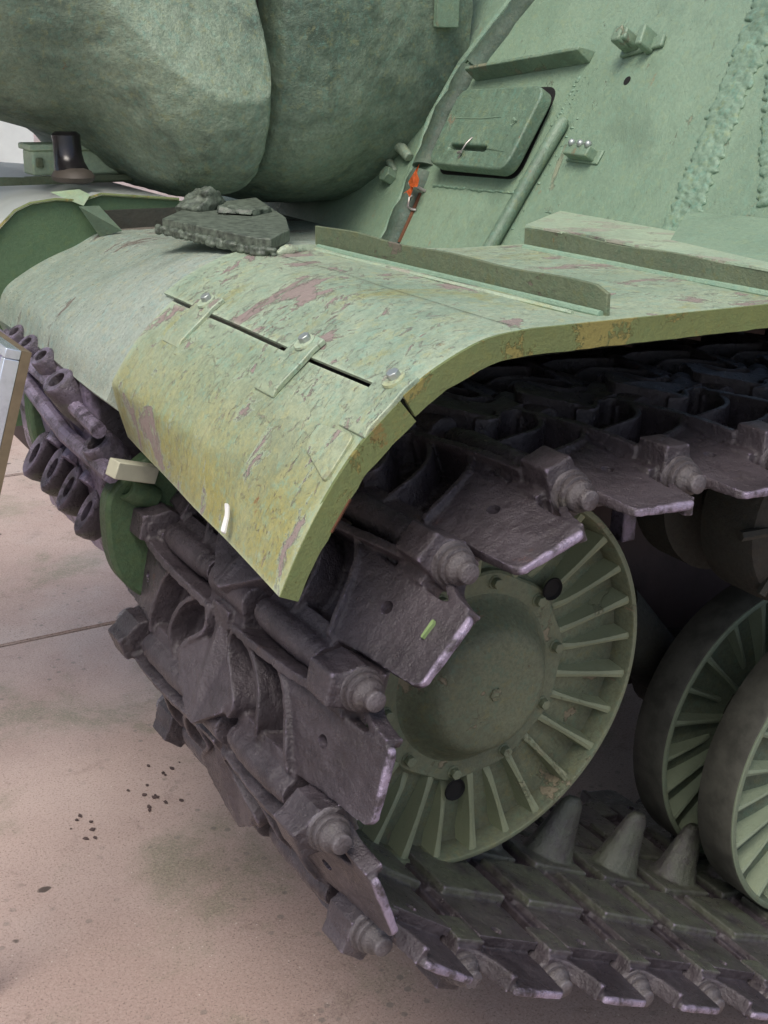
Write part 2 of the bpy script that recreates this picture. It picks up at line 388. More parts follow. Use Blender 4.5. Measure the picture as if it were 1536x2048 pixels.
# thick inner pads that interlock like teeth
for y0, y1, x0, x1 in ((.150, .266, -.074, .040), (.278, .345, -.044, .074)):
    box(bm, x0, x1, y0, y1, -.0415, -.020)
half(bm, False)
ycyl(bm, HP, 0, .0225, .280, .345, 24); box(bm, .035, HP, .280, .345, -.0225, .014)     # middle finger
lobe = [(.060, .345), (.060, .306), (.030, .314), (.008, .304), (-.012, .272), (-.034, .254), (-.052, .262), (-.094, .322), (-.096, .345)]
prism(bm, lobe, lambda x, y: Vector((x, y, -.02)), lambda x, y: Vector((x, y, .010 + .018 * abs(x - .01) / .08 + .006 * abs(y - .345) / .08)))
# guide horn on the inner side
hs_ = []
for z, hx, hy in ((-.015, .056, .050), (-.035, .050, .040), (-.055, .042, .031), (-.080, .034, .024), (-.105, .028, .019), (-.130, .021, .014), (-.140, .012, .008)):
    hs_.append([bm.verts.new((hx * math.cos(PI * k / 8), .33 + hy * math.sin(PI * k / 8), z)) for k in range(16)])
for A, B in zip(hs_, hs_[1:]):
    for k in range(16): bm.faces.new((A[k], A[(k + 1) % 16], B[(k + 1) % 16], B[k]))
bm.faces.new(hs_[0]); bm.faces.new(hs_[-1][::-1])
for v in bm.verts: v.co.y = min(v.co.y, .345)
link_me = remesh(bm, .0022, 3, 'track_link')
bm = bmesh.new(); bm.from_mesh(link_me)          # cut at the middle, mirror the half and join
bmesh.ops.bisect_plane(bm, geom=bm.verts[:] + bm.edges[:] + bm.faces[:], plane_co=(0, .33, 0), plane_no=(0, 1, 0), clear_outer=True, dist=1e-5)
dup = bmesh.ops.duplicate(bm, geom=bm.verts[:] + bm.edges[:] + bm.faces[:]); dv = [g for g in dup['geom'] if isinstance(g, bmesh.types.BMVert)]
for v in dv: v.co.y = .66 - v.co.y
bmesh.ops.reverse_faces(bm, faces=[g for g in dup['geom'] if isinstance(g, bmesh.types.BMFace)])
bmesh.ops.remove_doubles(bm, verts=bm.verts, dist=2e-4)
link_me = mesh_from_bm(bm, 'track_link', True, 180)
displace(link_me, lambda c: .0008 * mnoise.fractal(c * 22, 1.0, 2.0, 3) + .0005 * mnoise.fractal(c * 90, 1.0, 2.0, 2))
# drill the hole of each tongue
def boolean_cut(me, cutters):
    o = bpy.data.objects.new('t', me); COL.objects.link(o); cs = []
    for cb in cutters:
        cm = bpy.data.meshes.new('c'); bmesh.ops.recalc_face_normals(cb, faces=cb.faces); cb.to_mesh(cm); cb.free()
        co = bpy.data.objects.new('c', cm); COL.objects.link(co); cs.append(co)
        md = o.modifiers.new('b', 'BOOLEAN'); md.operation = 'DIFFERENCE'; md.object = co; md.solver = 'EXACT'
    dg = bpy.context.evaluated_depsgraph_get(); out = bpy.data.meshes.new_from_object(o.evaluated_get(dg))
    bpy.data.objects.remove(o)
    for c in cs: bpy.data.objects.remove(c)
    out.polygons.foreach_set('use_smooth', [True] * len(out.polygons)); out.set_sharp_from_angle(angle=math.radians(40)); return out
cuts = []
for yy in (.072, W - .072):
    cb = bmesh.new(); bmesh.ops.create_cone(cb, cap_ends=True, segments=16, radius1=.0078, radius2=.0078, depth=.1, matrix=Matrix.Translation((.004, yy, 0))); cuts.append(cb)
link_me = boolean_cut(link_me, cuts)
# pin end: washer, nut, collar, stub
def pin_mesh():
    bm = bmesh.new()
    lathe_y(bm, [(0, .040), (.0245, .040), (.0255, .036), (.0245, .031), (.0215, .030), (.0225, .027), (.0215, .0225), (.0185, .0215), (.019, .018), (.0165, .0125), (.0125, .0105),
                 (.0118, .008), (.0115, .0012), (.0102, 0), (0, 0)], 28, closed=False)
    return mesh_from_bm(bm, 'pin_end', True, 50)
pin_me = pin_mesh(); pin_me.materials.append(M['pin'])
def head_mesh():
    bm = bmesh.new(); ycyl(bm, 0, 0, .019, W - .038, W - .020, 14); return mesh_from_bm(bm, 'pin_head')
head_me = head_mesh(); head_me.materials.append(M['pin'])
link_me.materials.append(M['steel'])

P = {-4: (.280, -.4773), -3: (.1366, -.4023), -2: (-.0070, -.3273), -1: (-.15125, -.25357), 0: (-.27932, -.15436), 1: (-.33398, -.00186),
     2: (-.29557, .15552), 3: (-.18762, .27631), 4: (-.03553, .33209), 5: (.12631, .32487)}
for k in range(6, 15): P[k] = (P[k - 1][0] + .162 * math.cos(-.02), P[k - 1][1] + .162 * math.sin(-.02))
ang = {-5: -.49, -6: -.42, -7: -.2, -8: 0, -9: 0, -10: 0, -11: 0, -12: 0}
for k in range(-5, -13, -1): P[k] = (P[k + 1][0] + .162 * math.cos(ang[k]), P[k + 1][1] + .162 * math.sin(ang[k]))
SPL = {2: [(.010, .004)], }
for k in range(-12, 14):
    a = Vector((P[k][0], 0, P[k][1])); b = Vector((P[k + 1][0], 0, P[k + 1][1])); t_ = (b - a).normalized(); c = (a + b) / 2
    mt = Matrix((t_, Vector((0, 1, 0)), Vector((-t_.z, 0, t_.x)))).transposed().to_4x4(); mt.translation = c
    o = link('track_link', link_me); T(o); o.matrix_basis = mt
    pn = link('pin_end', pin_me, None, o); pn.location = (HP, random.uniform(-.002, .003), 0); pn.rotation_euler = (0, random.uniform(0, 6), 0)
    if k in SPL:
        for sx, sy in SPL[k]:
            bm = bmesh.new(); prism(bm, rounded([(-.014, -.0022), (.010, -.0034), (.015, .0005), (.012, .0032), (-.013, .0020)], .002, 3), lambda a, b: Vector((sx + a * .8, sy + b * .7, -.002)), lambda a, b: Vector((sx + a * .8, sy + b * .7, .0026)))
            obj('paint_splash', bm, 'limegreen', o)
    ph = link('pin_head', head_me, None, o); ph.location = (HP, 0, 0)

# ---- wheels ---------------------------------------------------------------
def disc(bm, R, y0, y1, hub_r, hub_y, rec, lip=.010, back=True):
    w = y1 - y0
    lathe_y(bm, [(R, y0 + .002), (R, y1), (R - .03, y1), (R - .035, y0 + .055), (hub_r, hub_y + .03), (.02, hub_y + .03), (.02, hub_y),
                 (hub_r, hub_y), (R - .03, rec), (R - lip - .003, rec - .004), (R - lip, y0 + .003), (R - lip + .002, y0), (R - .003, y0)], 128)
def rib_mesh(r0, r1, yf0, yf1, yb0, yb1, th, name):
    bm = bmesh.new(); n = 6; g = []
    for i in range(n + 1):
        s_ = i / n; r = r0 + (r1 - r0) * s_; yf = yf0 + (yf1 - yf0) * s_ ** .6; yb = yb0 + (yb1 - yb0) * s_
        t0 = th * (.8 + .5 * abs(2 * s_ - 1) ** 2)
        g.append([bm.verts.new((r, y, z)) for y, z in ((yb, -t0 * .9), (yf + .002, -t0 / 2), (yf, 0), (yf + .002, t0 / 2), (yb, t0 * .9))])
    for A, B in zip(g, g[1:]):
        for k in range(4): bm.faces.new((A[k], A[k + 1], B[k + 1], B[k]))
    bm.faces.new(g[0][::-1]); bm.faces.new(g[-1])
    for A, B in zip(g, g[1:]): bm.faces.new((A[4], A[0], B[0], B[4]))
    return mesh_from_bm(bm, name)

def wheel(name, cx, cz, R, y0, mat, front=True, nrib=28, hub=.120, label=None, hy=.028):
    y1 = y0 + .078; rec = y0 + .040
    bm = bmesh.new(); disc(bm, R, y0, y1, hub, y0 + hy, rec)
    o = T(obj(name, bm, mat)); o.matrix_basis = Matrix.Translation((cx, 0, cz))
    if label: o['label'] = label
    bm = bmesh.new(); lathe_y(bm, [(R + .0006, y0 + .004), (R + .0018, y0 + .006), (R + .0018, y1 - .002), (R + .0006, y1), (R - .004, y1), (R - .004, y0 + .004)], 128); obj('tread_band', bm, 'tread', o)
    if front:
        L = rib_mesh(hub + .01, R - .009, y0 + hy - .006, y0 + .004, y0 + hy + .012, rec + .004, .0095, 'rib'); L.materials.append(M[mat])
        Sh = rib_mesh(hub + .035, R - .009, rec - .010, y0 + .006, y0 + hy + .016, rec + .004, .0085, 'rib'); Sh.materials.append(M[mat])
        for i in range(nrib):
            r = link('rib', L if i % 2 else Sh, None, o); r.rotation_euler = (0, -2 * PI * (i + random.uniform(-.07, .07)) / nrib - .02, 0)
    return o
idler = wheel('idler_wheel', 0, 0, .272, .226, 'wheel')
# lightening holes stand as dark recessed cups beside the hub
cup = bmesh.new(); lathe_y(cup, [(.0, .2365), (.0145, .2365), (.0165, .2345), (.0155, .2325), (.0120, .2375), (0, .2385)], 20, closed=False)
cup_me = mesh_from_bm(cup, 'drain_hole'); 
t = NT('hole_dark'); M['hole'] = t.out((.004, .004, .004), .9)  # flat near-black that paints in the darkness of holes and gaps
cup_me.materials.append(M['hole'])
for a in (43, -100, 165, 103):
    h = link('drain_hole', cup_me, None, idler); h.location = (.160 * math.cos(math.radians(a)), 0, .160 * math.sin(math.radians(a)))
wheel('idler_disc', 0, 0, .272, .385, 'wheel', False)
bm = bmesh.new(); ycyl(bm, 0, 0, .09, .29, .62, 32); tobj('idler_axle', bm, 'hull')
# hub flange with scalloped edge, dome and bolts
def hub(cx, cz, yf, parent, mat, nb=9, R=.137, ph=0.0):
    seg = 108; bm = bmesh.new(); f = []; b = []; f2 = []
    for i in range(seg):
        th = 2 * PI * i / seg; lob = math.cos(nb * (th - ph)); r = R + .0022 * lob
        f.append(bm.verts.new((cx + (r - .003) * math.cos(th), yf, cz + (r - .003) * math.sin(th)))); b.append(bm.verts.new((cx + r * math.cos(th), yf + .003, cz + r * math.sin(th))))
        f2.append(bm.verts.new((cx + r * math.cos(th), yf + .020, cz + r * math.sin(th))))
    for A, B in ((f, b), (b, f2)):
        for i in range(seg): bm.faces.new((A[i], A[(i + 1) % seg], B[(i + 1) % seg], B[i]))
    bm.faces.new(f)
    o = obj('hub_flange', bm, mat, parent)
    bm = bmesh.new(); q = R / .150; prof = [(r_ * q, yf + y_) for r_, y_ in ((.123, .001), (.119, -.001), (.115, -.004), (.107, -.014), (.099, -.026), (.091, -.037), (.086, -.0425), (.080, -.0460), (.072, -.0480), (.05, -.0495), (0, -.050))]
    lathe_y(bm, prof, 72, cx, cz, False); bmesh.ops.translate(bm, verts=bm.verts, vec=(0, 0, 0)); obj('dome_cap', bm, mat, parent, ang=60)
    bm = bmesh.new(); ycyl(bm, cx, cz, .0095, yf - .053, yf - .046, 6); obj('centre_plug', bm, mat, parent, bevel=.001)
    for i in range(nb):
        th = ph + 2 * PI * i / nb; x, z = cx + (R - .013) * math.cos(th), cz + (R - .013) * math.sin(th)
        bm = bmesh.new(); ycyl(bm, x, z, .0095, yf - .002, yf + .001, 18); ycyl(bm, x, z, .0078, yf - .011, yf - .001, 6)
        obj('flange_bolt', bm, mat, parent, bevel=.001)
hub(0, 0, .243, idler, 'wheel', 10, .150, math.radians(7))
for i, rx in enumerate((.768, 1.42)):
    w = wheel('road_wheel', rx, -.345 - (.012 if i else 0), .274, .200, 'wheel2', True, 24, .10)
    hub(0, 0, .216, w, 'wheel2', 8, .115)
    wheel('road_wheel_disc', rx + .035, -.362, .274, .395, 'wheel2', True, 24, .10)
    bm = bmesh.new(); ycyl(bm, rx, -.35, .08, .26, .66, 24); tobj('road_wheel_axle', bm, 'hull')
    # suspension arm up to the hull side
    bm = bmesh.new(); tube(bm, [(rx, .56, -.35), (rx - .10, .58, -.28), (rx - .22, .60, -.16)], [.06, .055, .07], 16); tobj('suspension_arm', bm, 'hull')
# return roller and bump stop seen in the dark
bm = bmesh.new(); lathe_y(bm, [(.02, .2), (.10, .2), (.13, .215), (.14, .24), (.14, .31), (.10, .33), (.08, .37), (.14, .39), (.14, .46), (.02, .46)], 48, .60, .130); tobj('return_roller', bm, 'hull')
bm = bmesh.new()
for k in range(6):
    a = PI / 3 * k; tube(bm, [(.56 + .045 * math.cos(a), .205, .135 + .045 * math.sin(a)), (.56 + .12 * math.cos(a), .212, .135 + .12 * math.sin(a))], .008, 6)
tobj('roller_spokes', bm, 'hull')
bm = bmesh.new(); box(bm, .30, .44, .50, .66, -.24, -.06); tobj('bump_stop', bm, 'hull', bevel=.02)
bm = bmesh.new(); box(bm, .295, .32, .30, .33, .12, .27); tobj('scraper_bar', bm, 'steel', bevel=.003)

# ---- hull -----------------------------------------------------------------
bowp = spline([(.02, .524), (-.10, .523), (-.18, .517), (-.235, .497), (-.285, .462), (-.325, .420), (-.356, .378), (-.372, .345)], 5)
bow2 = spline([(.02, .487), (-.10, .489), (-.17, .484), (-.22, .462), (-.265, .445), (-.307, .424), (-.345, .396), (-.360, .350)], 5)
tail = [(-.350, .325), (-.30, .32), (-.10, .40), (.02, .40), (2.6, .40), (2.6, .43), (.02, .44)]
bm = bmesh.new(); rows = []
for k in range(25):
    y = .572 + (1.9 - .572) * k / 24; w = min(1, (y - .572) / .42); w = w * w * (3 - 2 * w)
    rows.append([bm.verts.new((a[0] + (b[0] - a[0]) * w, y, a[1] + (b[1] - a[1]) * w)) for a, b in list(zip(bowp, bow2)) + [(q, q) for q in tail]])
n_ = len(rows[0])
for A, B in zip(rows, rows[1:]):
    for i in range(n_): bm.faces.new((A[i], A[(i + 1) % n_], B[(i + 1) % n_], B[i]))
bm.faces.new(rows[0]); bm.faces.new(rows[-1][::-1])
tobj('bow_casting', bm, 'bow', ang=30)

bm = bmesh.new(); box(bm, .03, 2.6, .49, .574, .36, .439); tobj('light_stop_shelf', bm, 'hull')  # added to close the gap and keep sky light off the track
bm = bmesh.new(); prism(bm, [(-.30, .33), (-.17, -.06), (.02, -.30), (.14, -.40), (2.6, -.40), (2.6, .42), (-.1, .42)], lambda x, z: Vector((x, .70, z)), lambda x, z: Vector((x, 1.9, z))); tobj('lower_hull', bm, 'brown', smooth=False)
# front glacis plate (30 degrees from the vertical)
def PP(y, z, h=0): return Vector((.46 + .57735 * (z - .525) - .866 * h, y, z + .5 * h))
def pquad(bm, yz, h0, h1): prism(bm, yz, lambda y, z: PP(y, z, h0), lambda y, z: PP(y, z, h1))
bm = bmesh.new(); pquad(bm, [(-.25, .46), (-.25, 1.5), (2.2, 1.5), (2.2, .43), (.47, .43), (.47, .46)], -.06, 0)
tobj('glacis_plate', bm, 'plate', smooth=False)

# weld beads laid as lapping ripples
def bead(name, path, rows, dx, rad, mat='bead', jitter=.35, h=0.0, flat=.55):
    bm = bmesh.new(); L = resample(path, max(2, int(sum(math.dist(a, b) for a, b in zip(path, path[1:])) / dx)))
    for i, (y, z) in enumerate(L):
        for k in range(rows):
            off = (k - (rows - 1) / 2) * rad * 1.5
            r = rad * random.uniform(.8, 1.25)
            m = Matrix.Translation(PP(y + off + random.uniform(-1, 1) * rad * jitter, z + random.uniform(-1, 1) * rad * jitter * .6, h)) @ Matrix.Rotation(-PI / 3, 4, 'Y') @ Matrix.Rotation(random.uniform(-.35, .35), 4, 'Z') @ Matrix.Diagonal((r * random.uniform(.42, .6), r * 1.15, r * flat, 1))
            bmesh.ops.create_icosphere(bm, subdivisions=2, radius=1, matrix=m)
    return tobj(name, bm, mat, ang=180)
def bead_m(name, path, rows, dx, rad, h=0.0, flat=.6, wide=1.15):
    """same, fused with the remesher"""
    bm = bmesh.new(); L = resample(path, max(2, int(sum(math.dist(a, b) for a, b in zip(path, path[1:])) / dx)))
    for i, (y, z) in enumerate(L):
        for k in range(rows):
            off = (k - (rows - 1) / 2) * rad * 1.55; r = rad * random.uniform(.85, 1.2)
            m = Matrix.Translation(PP(y + off + random.uniform(-1, 1) * rad * .3, z + random.uniform(-1, 1) * rad * .15, h)) @ Matrix.Rotation(-PI / 3, 4, 'Y') @ Matrix.Rotation(random.uniform(-.3, .3) + .25 * (k - (rows - 1) / 2), 4, 'Z') @ Matrix.Diagonal((r * random.uniform(.42, .58) / wide * 1.15, r * wide, r * flat, 1))
            bmesh.ops.create_icosphere(bm, subdivisions=2, radius=1, matrix=m)
    me = remesh(bm, .0024, 2, name, .0013, 70, .45); o = T(link(name, me, 'bead')); return o
bead_m('corner_weld_bead', [(.428, .528), (.440, .60), (.452, .68), (.462, .76), (.478, .85), (.49, .92)], 3, .0066, .0118, flat=.45, wide=1.35)
bead_m('edge_weld_bead', [(.272, .598), (.305, .645), (.340, .70), (.385, .78), (.425, .86)], 3, .0082, .013, flat=.45, wide=1.3)
bead_m('port_weld_bead', [(1.10, .548), (.98, .551), (.850, .557)], 1, .007, .0062)
bead_m('port_edge_weld_bead', [(.850, .562), (.842, .62), (.834, .70), (.830, .75)], 1, .007, .0048)
bead_m('port_rib_weld_bead', [(.838, .60), (.830, .66), (.822, .70), (.814, .752)], 1, .007, .0034)
bead_m('flange_weld_bead', [(.74, .536), (.60, .538), (.50, .535)], 1, .010, .0046)
bead_m('hull_weld_bead', [(.42, .529), (.30, .521), (.20, .512), (.05, .508)], 1, .009, .0055)

# driver's port cover with its vision slot
pc = rounded([(.853, .576), (1.096, .570), (1.104, .703), (.852, .717)], .028)
bm = bmesh.new(); pquad(bm, pc, .012, .040); bmesh.ops.recalc_face_normals(bm, faces=bm.faces)
me = mesh_from_bm(bm, 'vision_port_cover')
cb = bmesh.new(); pquad(cb, rounded([(.934, .602), (1.048, .599), (1.048, .608), (.934, .611)], .0045, 3), .022, .06)
me = boolean_cut(me, [cb]); o = T(link('vision_port_cover', me, 'plate')); bv = o.modifiers.new('b', 'BEVEL'); bv.width = .004; bv.segments = 3; bv.angle_limit = math.radians(50)
PORT = o
bm = bmesh.new(); pquad(bm, [(.930, .598), (1.052, .595), (1.052, .612), (.930, .615)], .0205, .0218)
x = obj('slot_backing', bm, 'hole', PORT)
bm = bmesh.new(); pquad(bm, rounded([(.857, .578), (1.11, .568), (1.12, .722), (.870, .734)], .03), -.003, .0012); tobj('port_gap_shade', bm, 'hole')  # flat black patch painting the shadow gap around the cover
bm = bmesh.new(); tube(bm, [PP(.990, .622, .0405), PP(.990, .610, .046), PP(.995, .596, .045), PP(1.000, .585, .0405)], .0014, 6); tube(bm, [PP(1.002, .592, .046), PP(.993, .594, .047)], .0026, 8)
x = obj('lead_seal_wire', bm, 'wire', PORT)
bm = bmesh.new()
for y0, y1, z0, z1 in ((1.07, .99, .652, .655), (.99, .935, .655, .661)): tube(bm, [PP(y0, z0, .0403), PP(y1, z1, .0403)], .0012, 6)
x = obj('cover_scratch_ridge', bm, 'plate', PORT)
bm = bmesh.new(); tube(bm, [PP(.892, .648, .041), PP(.885, .655, .042), PP(.895, .659, .041)], .003, 6); x = obj('cover_pip', bm, 'plate', PORT)
# drip rail above the port
bm = bmesh.new(); prism(bm, [(0, 0), (.036, .004), (.037, .010), (0, .022)], lambda h, d: PP(1.130, .736 + d * .9, h), lambda h, d: PP(.822, .774 + d * .9, h)); tobj('drip_rail', bm, 'plate', bevel=.0015)
# upright rod
bm = bmesh.new(); tube(bm, [PP(.832, .36, .012), PP(.828, .44, .012), PP(.814, .56, .012), PP(.800, .668, .012), PP(.798, .678, .010)], [.0125, .0125, .012, .0125, .007], 16); tobj('guide_rod', bm, 'plate')
bead_m('rod_weld_bead', [(.812, .44), (.802, .54), (.788, .63), (.782, .685)], 1, .014, .0042)
# dark half-round bar left of the port, in three lengths
for y0_, (nm, a) in enumerate((('joint_bar', [(1.145, .36), (1.150, .46), (1.162, .568)]), ('joint_bar', [(1.165, .578), (1.184, .66), (1.172, .762)]), ('joint_bar', [(1.158, .766), (1.120, .85), (1.075, .95), (1.05, 1.0)]))):
    bm = bmesh.new(); pts = resample(a, 12); tube(bm, [PP(y, z, -.014 + .0015 * math.sin(i * 1.3)) for i, (y, z) in enumerate(pts)], [.0320 * (1 + .07 * math.sin(i * 2.1 + y0_)) for i in range(12)], 22)
    tobj(nm, bm, 'tube')
bm = bmesh.new(); tube(bm, [PP(1.172, .36, .004), PP(1.176, .46, .004), PP(1.190, .57, .004), PP(1.212, .66, .006), PP(1.200, .765, .006), PP(1.165, .83, .006), PP(1.105, .95, .004)], .0075, 10); tobj('bar_edge_weld', bm, 'bead')
bm = bmesh.new(); tube(bm, [PP(1.120, .44, .0), PP(1.124, .50, .001), PP(1.130, .53, .0)], .004, 8); tobj('rust_run', bm, 'rust')
# small fittings on the plate
def hexbolt(name, y, z, h0, h1, r, mat, washer=0):
    bm = bmesh.new(); pts = [(r * math.cos(PI / 3 * k), r * math.sin(PI / 3 * k)) for k in range(6)]
    prism(bm, pts, lambda a, b: PP(y + a, z + b * .866, h0), lambda a, b: PP(y + a, z + b * .866, h1))
    if washer:
        prism(bm, [(washer * math.cos(PI / 10 * k), washer * math.sin(PI / 10 * k)) for k in range(20)], lambda a, b: PP(y + a, z + b * .866, h0 - .003), lambda a, b: PP(y + a, z + b * .866, h0 + .001))
    return tobj(name, bm, mat, bevel=.001)
hexbolt('plate_bolt', 1.255, .548, 0, .022, .0165, 'plate')
# clip with screws
bm = bmesh.new(); box(bm, -.030, .030, -.001, .024, -.010, .010); box(bm, -.040, .042, -.001, .004, -.013, .013)
mt = Matrix.Translation(PP(.715, .628, 0)) @ Matrix((Vector((0, -1, 0)), Vector((-.866, 0, .5)), Vector((-.5, 0, -.866)))).transposed().to_4x4()
bm.transform(mt); clip = tobj('cable_clip', bm, 'plate', bevel=.003)
for dy in (.018, -.004, -.024):
    bm = bmesh.new(); bmesh.ops.create_uvsphere(bm, u_segments=12, v_segments=8, radius=.0065, matrix=Matrix.Translation(PP(.715 + dy, .637, .024))); obj('clip_screw', bm, 'galv', clip)
# forked lug
bm = bmesh.new(); box(bm, -.045, .045, 0, .008, -.006, .016); box(bm, -.036, -.004, 0, .045, -.008, .012); box(bm, -.030, -.012, .02, .050, -.012, .016)
box(bm, .010, .024, 0, .034, -.014, .022)
mt = Matrix.Translation(PP(.705, .804, 0)) @ Matrix((Vector((0, -1, 0)), Vector((-.866, 0, .5)), Vector((-.5, 0, -.866)))).transposed().to_4x4() @ Matrix.Rotation(.25, 4, 'Y')
bm.transform(mt); tobj('forked_lug', bm, 'plate', bevel=.003)
bm = bmesh.new(); pquad(bm, [(.705 + .007 * math.cos(k * PI / 6), .748 + .007 * math.sin(k * PI / 6)) for k in range(12)], -.001, .0006); tobj('plate_pit', bm, 'hole')
bm = bmesh.new(); tube(bm, [PP(.70, .822, .002), PP(.695, .812, .006), PP(.692, .79, .002)], .0022, 6); tobj('scraped_paint_ridge', bm, 'bright')
# hook wire that holds a leaf
bm = bmesh.new(); tube(bm, [PP(1.118, .535, .0), PP(1.125, .535, .02), PP(1.140, .535, .028)], .003, 8); tube(bm, [PP(1.140, .53, .002), PP(1.140, .515, .012), PP(1.134, .500, .010), PP(1.122, .498, .008), PP(1.115, .50, .002)], .0025, 8); tobj('wire_hook', bm, 'wire')

# ---- gun housing and mantlet ---------------------------------------------
def loft(stations, seg=96, e=2.5):
    """stations: x, yc, zc, half width, half height; axis along X"""
    bm = bmesh.new(); rings = []
    for st in stations:
        x, yc, zc, hw, hh = st[:5]; ex = st[5] if len(st) > 5 else e; ring = []
        for i in range(seg):
            a = 2 * PI * i / seg; c, s2 = math.cos(a), math.sin(a)
            ring.append(bm.verts.new((x, yc + hw * math.copysign(abs(c) ** (2 / ex), c), zc + hh * math.copysign(abs(s2) ** (2 / ex), s2))))
        rings.append(ring)
    for A, B in zip(rings, rings[1:]):
        for i in range(seg): bm.faces.new((A[i], A[(i + 1) % seg], B[(i + 1) % seg], B[i]))
    bm.faces.new(rings[0][::-1]); bm.faces.new(rings[-1]); return bm
def smoothst(st, n=6):
    out = spline([tuple(list(s) + ([2.5] if len(s) == 5 else [])) for s in st], n); return out
hs = smoothst([(.62, 1.62, .955, .415, .475, 2.8), (.52, 1.62, .955, .43, .48, 2.8), (.42, 1.62, .955, .448, .482, 2.8), (.34, 1.62, .955, .460, .478, 3.0), (.27, 1.62, .955, .462, .470, 3.2), (.215, 1.62, .955, .455, .455, 3.2), (.185, 1.62, .955, .435, .43, 3.2), (.172, 1.62, .955, .33, .33, 2.5)], 12)
def cast_loft(name, st, amp, sc_, cuts=()):
    bm = loft(st, 360)
    for n, d in cuts:
        n = Vector(n).normalized()
        for v in bm.verts:
            k = n.dot(v.co) - d
            if k > 0: v.co -= n * k * .92
    me = mesh_from_bm(bm, name, True, 60); me.update()
    displace(me, lambda c: amp * mnoise.fractal(c * sc_, 1.0, 2.1, 4) + amp * .20 * mnoise.fractal(c * sc_ * 8, .7, 2.2, 4))
    return T(link(name, me, 'cast'))
def cutn(n, p):
    n = Vector(n).normalized(); return (n, n.dot(Vector(p)))
cast_loft('gun_housing', hs, .007, 5, [((0, 0, 1), 99), cutn((-.25, -.80, -.55), (.24, 1.22, .60)), cutn((.12, -.92, -.30), (.34, 1.165, .70))])
ms = smoothst([(.118, 1.515, .95, .38, .35, 3.6), (.124, 1.515, .95, .430, .400, 4.6), (.112, 1.515, .95, .450, .420, 5.2), (.07, 1.515, .95, .460, .428, 5.0), (0, 1.51, .95, .462, .420, 4.2), (-.07, 1.50, .95, .44, .388, 3.4), (-.12, 1.49, .95, .405, .348, 2.9), (-.19, 1.485, .95, .372, .312, 2.5), (-.32, 1.475, .95, .35, .28, 2.3), (-.5, 1.465, .95, .34, .25, 2.2), (-.8, 1.45, .95, .33, .23, 2), (-1.1, 1.45, .95, .30, .22, 2)], 12)
def cutp(n, p):      # plane with normal n through p
    n = Vector(n).normalized(); return (n, n.dot(Vector(p)))
cast_loft('gun_mantlet', ms, .0075, 5, [cutp((.10, -.836, -.548), (.10, 1.052, .671)), cutp((.10, -.909, .417), (.10, 1.052, .671)), cutp((.10, -.16, -.987), (.10, 1.15, .545)), cutp((-.30, -.80, -.50), (-.05, 1.10, .64)), cutp((-.42, -.1, -.90), (-.09, 1.3, .580))])
bm = bmesh.new(); pts = [(.30, 1.70, .98)]
ycyl_ = loft([(.40, 1.55, .95, .30, .30, 2), (.08, 1.52, .95, .30, .30, 2)]); tobj('gun_cradle', ycyl_, 'hull')  # near-black body, paints the shade in the gap between the castings
bm = loft([(-1.0, 1.45, .95, .22, .22, 2), (-2.9, 1.45, .95, .17, .17, 2)], 64); tobj('gun_barrel', bm, 'cast')
# fin of weld, lug and strap on the housing
bm = bmesh.new(); tube(bm, [PP(1.30, .605, .03), PP(1.245, .598, .014), PP(1.215, .586, .008)], [.006, .012, .010], 10); tube(bm, [PP(1.33, .60, .035), PP(1.29, .578, .01), PP(1.25, .560, .002)], [.008, .010, .006], 10)
me = remesh(bm, .003, 2, 'housing_weld_fin', .001, 40); T(link('housing_weld_fin', me, 'cast'))

bm = bmesh.new(); box(bm, .515, .566, 1.172, 1.186, .832, 1.0); tobj('housing_strap', bm, 'plate', bevel=.002)
# rough cut block under the mantlet
padp = [(-.197, .80), (-.160, .56), (-.145, .545), (-.08, .62), (-.02, .75), (.06, 1.02), (-.085, .95)]
bm = bmesh.new(); prism(bm, padp, lambda x, y: Vector((x, y, .530)), lambda x, y: Vector((x, y, .5465)))
pad = tobj('deflector_pad', bm, 'rough', bevel=.0015)
bm = bmesh.new(); L = resample([(-.199, .81), (-.162, .555), (-.144, .54)], 40)
for x, y in L:
    for zz in (.5325, .5265):
        r = random.uniform(.0035, .0065)
        bmesh.ops.create_icosphere(bm, subdivisions=2, radius=1, matrix=Matrix.Translation((x + random.uniform(-.003, .002), y + random.uniform(-.003, .003), zz)) @ Matrix.Diagonal((r, r * 1.1, r * .8, 1)))
me = remesh(bm, .0018, 1, 'pad_weld', .0008, 90); x = T(link('pad_weld', me, 'rough'))
bm = bmesh.new()
for (x, y, z), (a, b, c), rz, ry in (((-.100, .890, .553), (.036, .024, .013), .5, -.45), ((-.088, .885, .566), (.012, .016, .014), .2, -.6), ((-.055, .82, .549), (.040, .030, .006), .7, .1)):
    m = Matrix.Translation((x, y, z)) @ Matrix.Rotation(rz, 4, 'Z') @ Matrix.Rotation(ry, 4, 'Y'); box(bm, -a, a, -b, b, -c, c, mat=m, top=.8)
me = remesh(bm, .0028, 2, 'weld_lump', .006, 34); T(link('weld_lump', me, 'rough'))
bm = bmesh.new(); tube(bm, [(-.140, .545, .526), (-.122, .545, .530), (-.105, .55, .530), (-.09, .555, .526)], [.005, .008, .007, .005], 12)
me = remesh(bm, .003, 1, 'torn_seam_lump', .003, 50); T(link('torn_seam_lump', me, 'fender'))

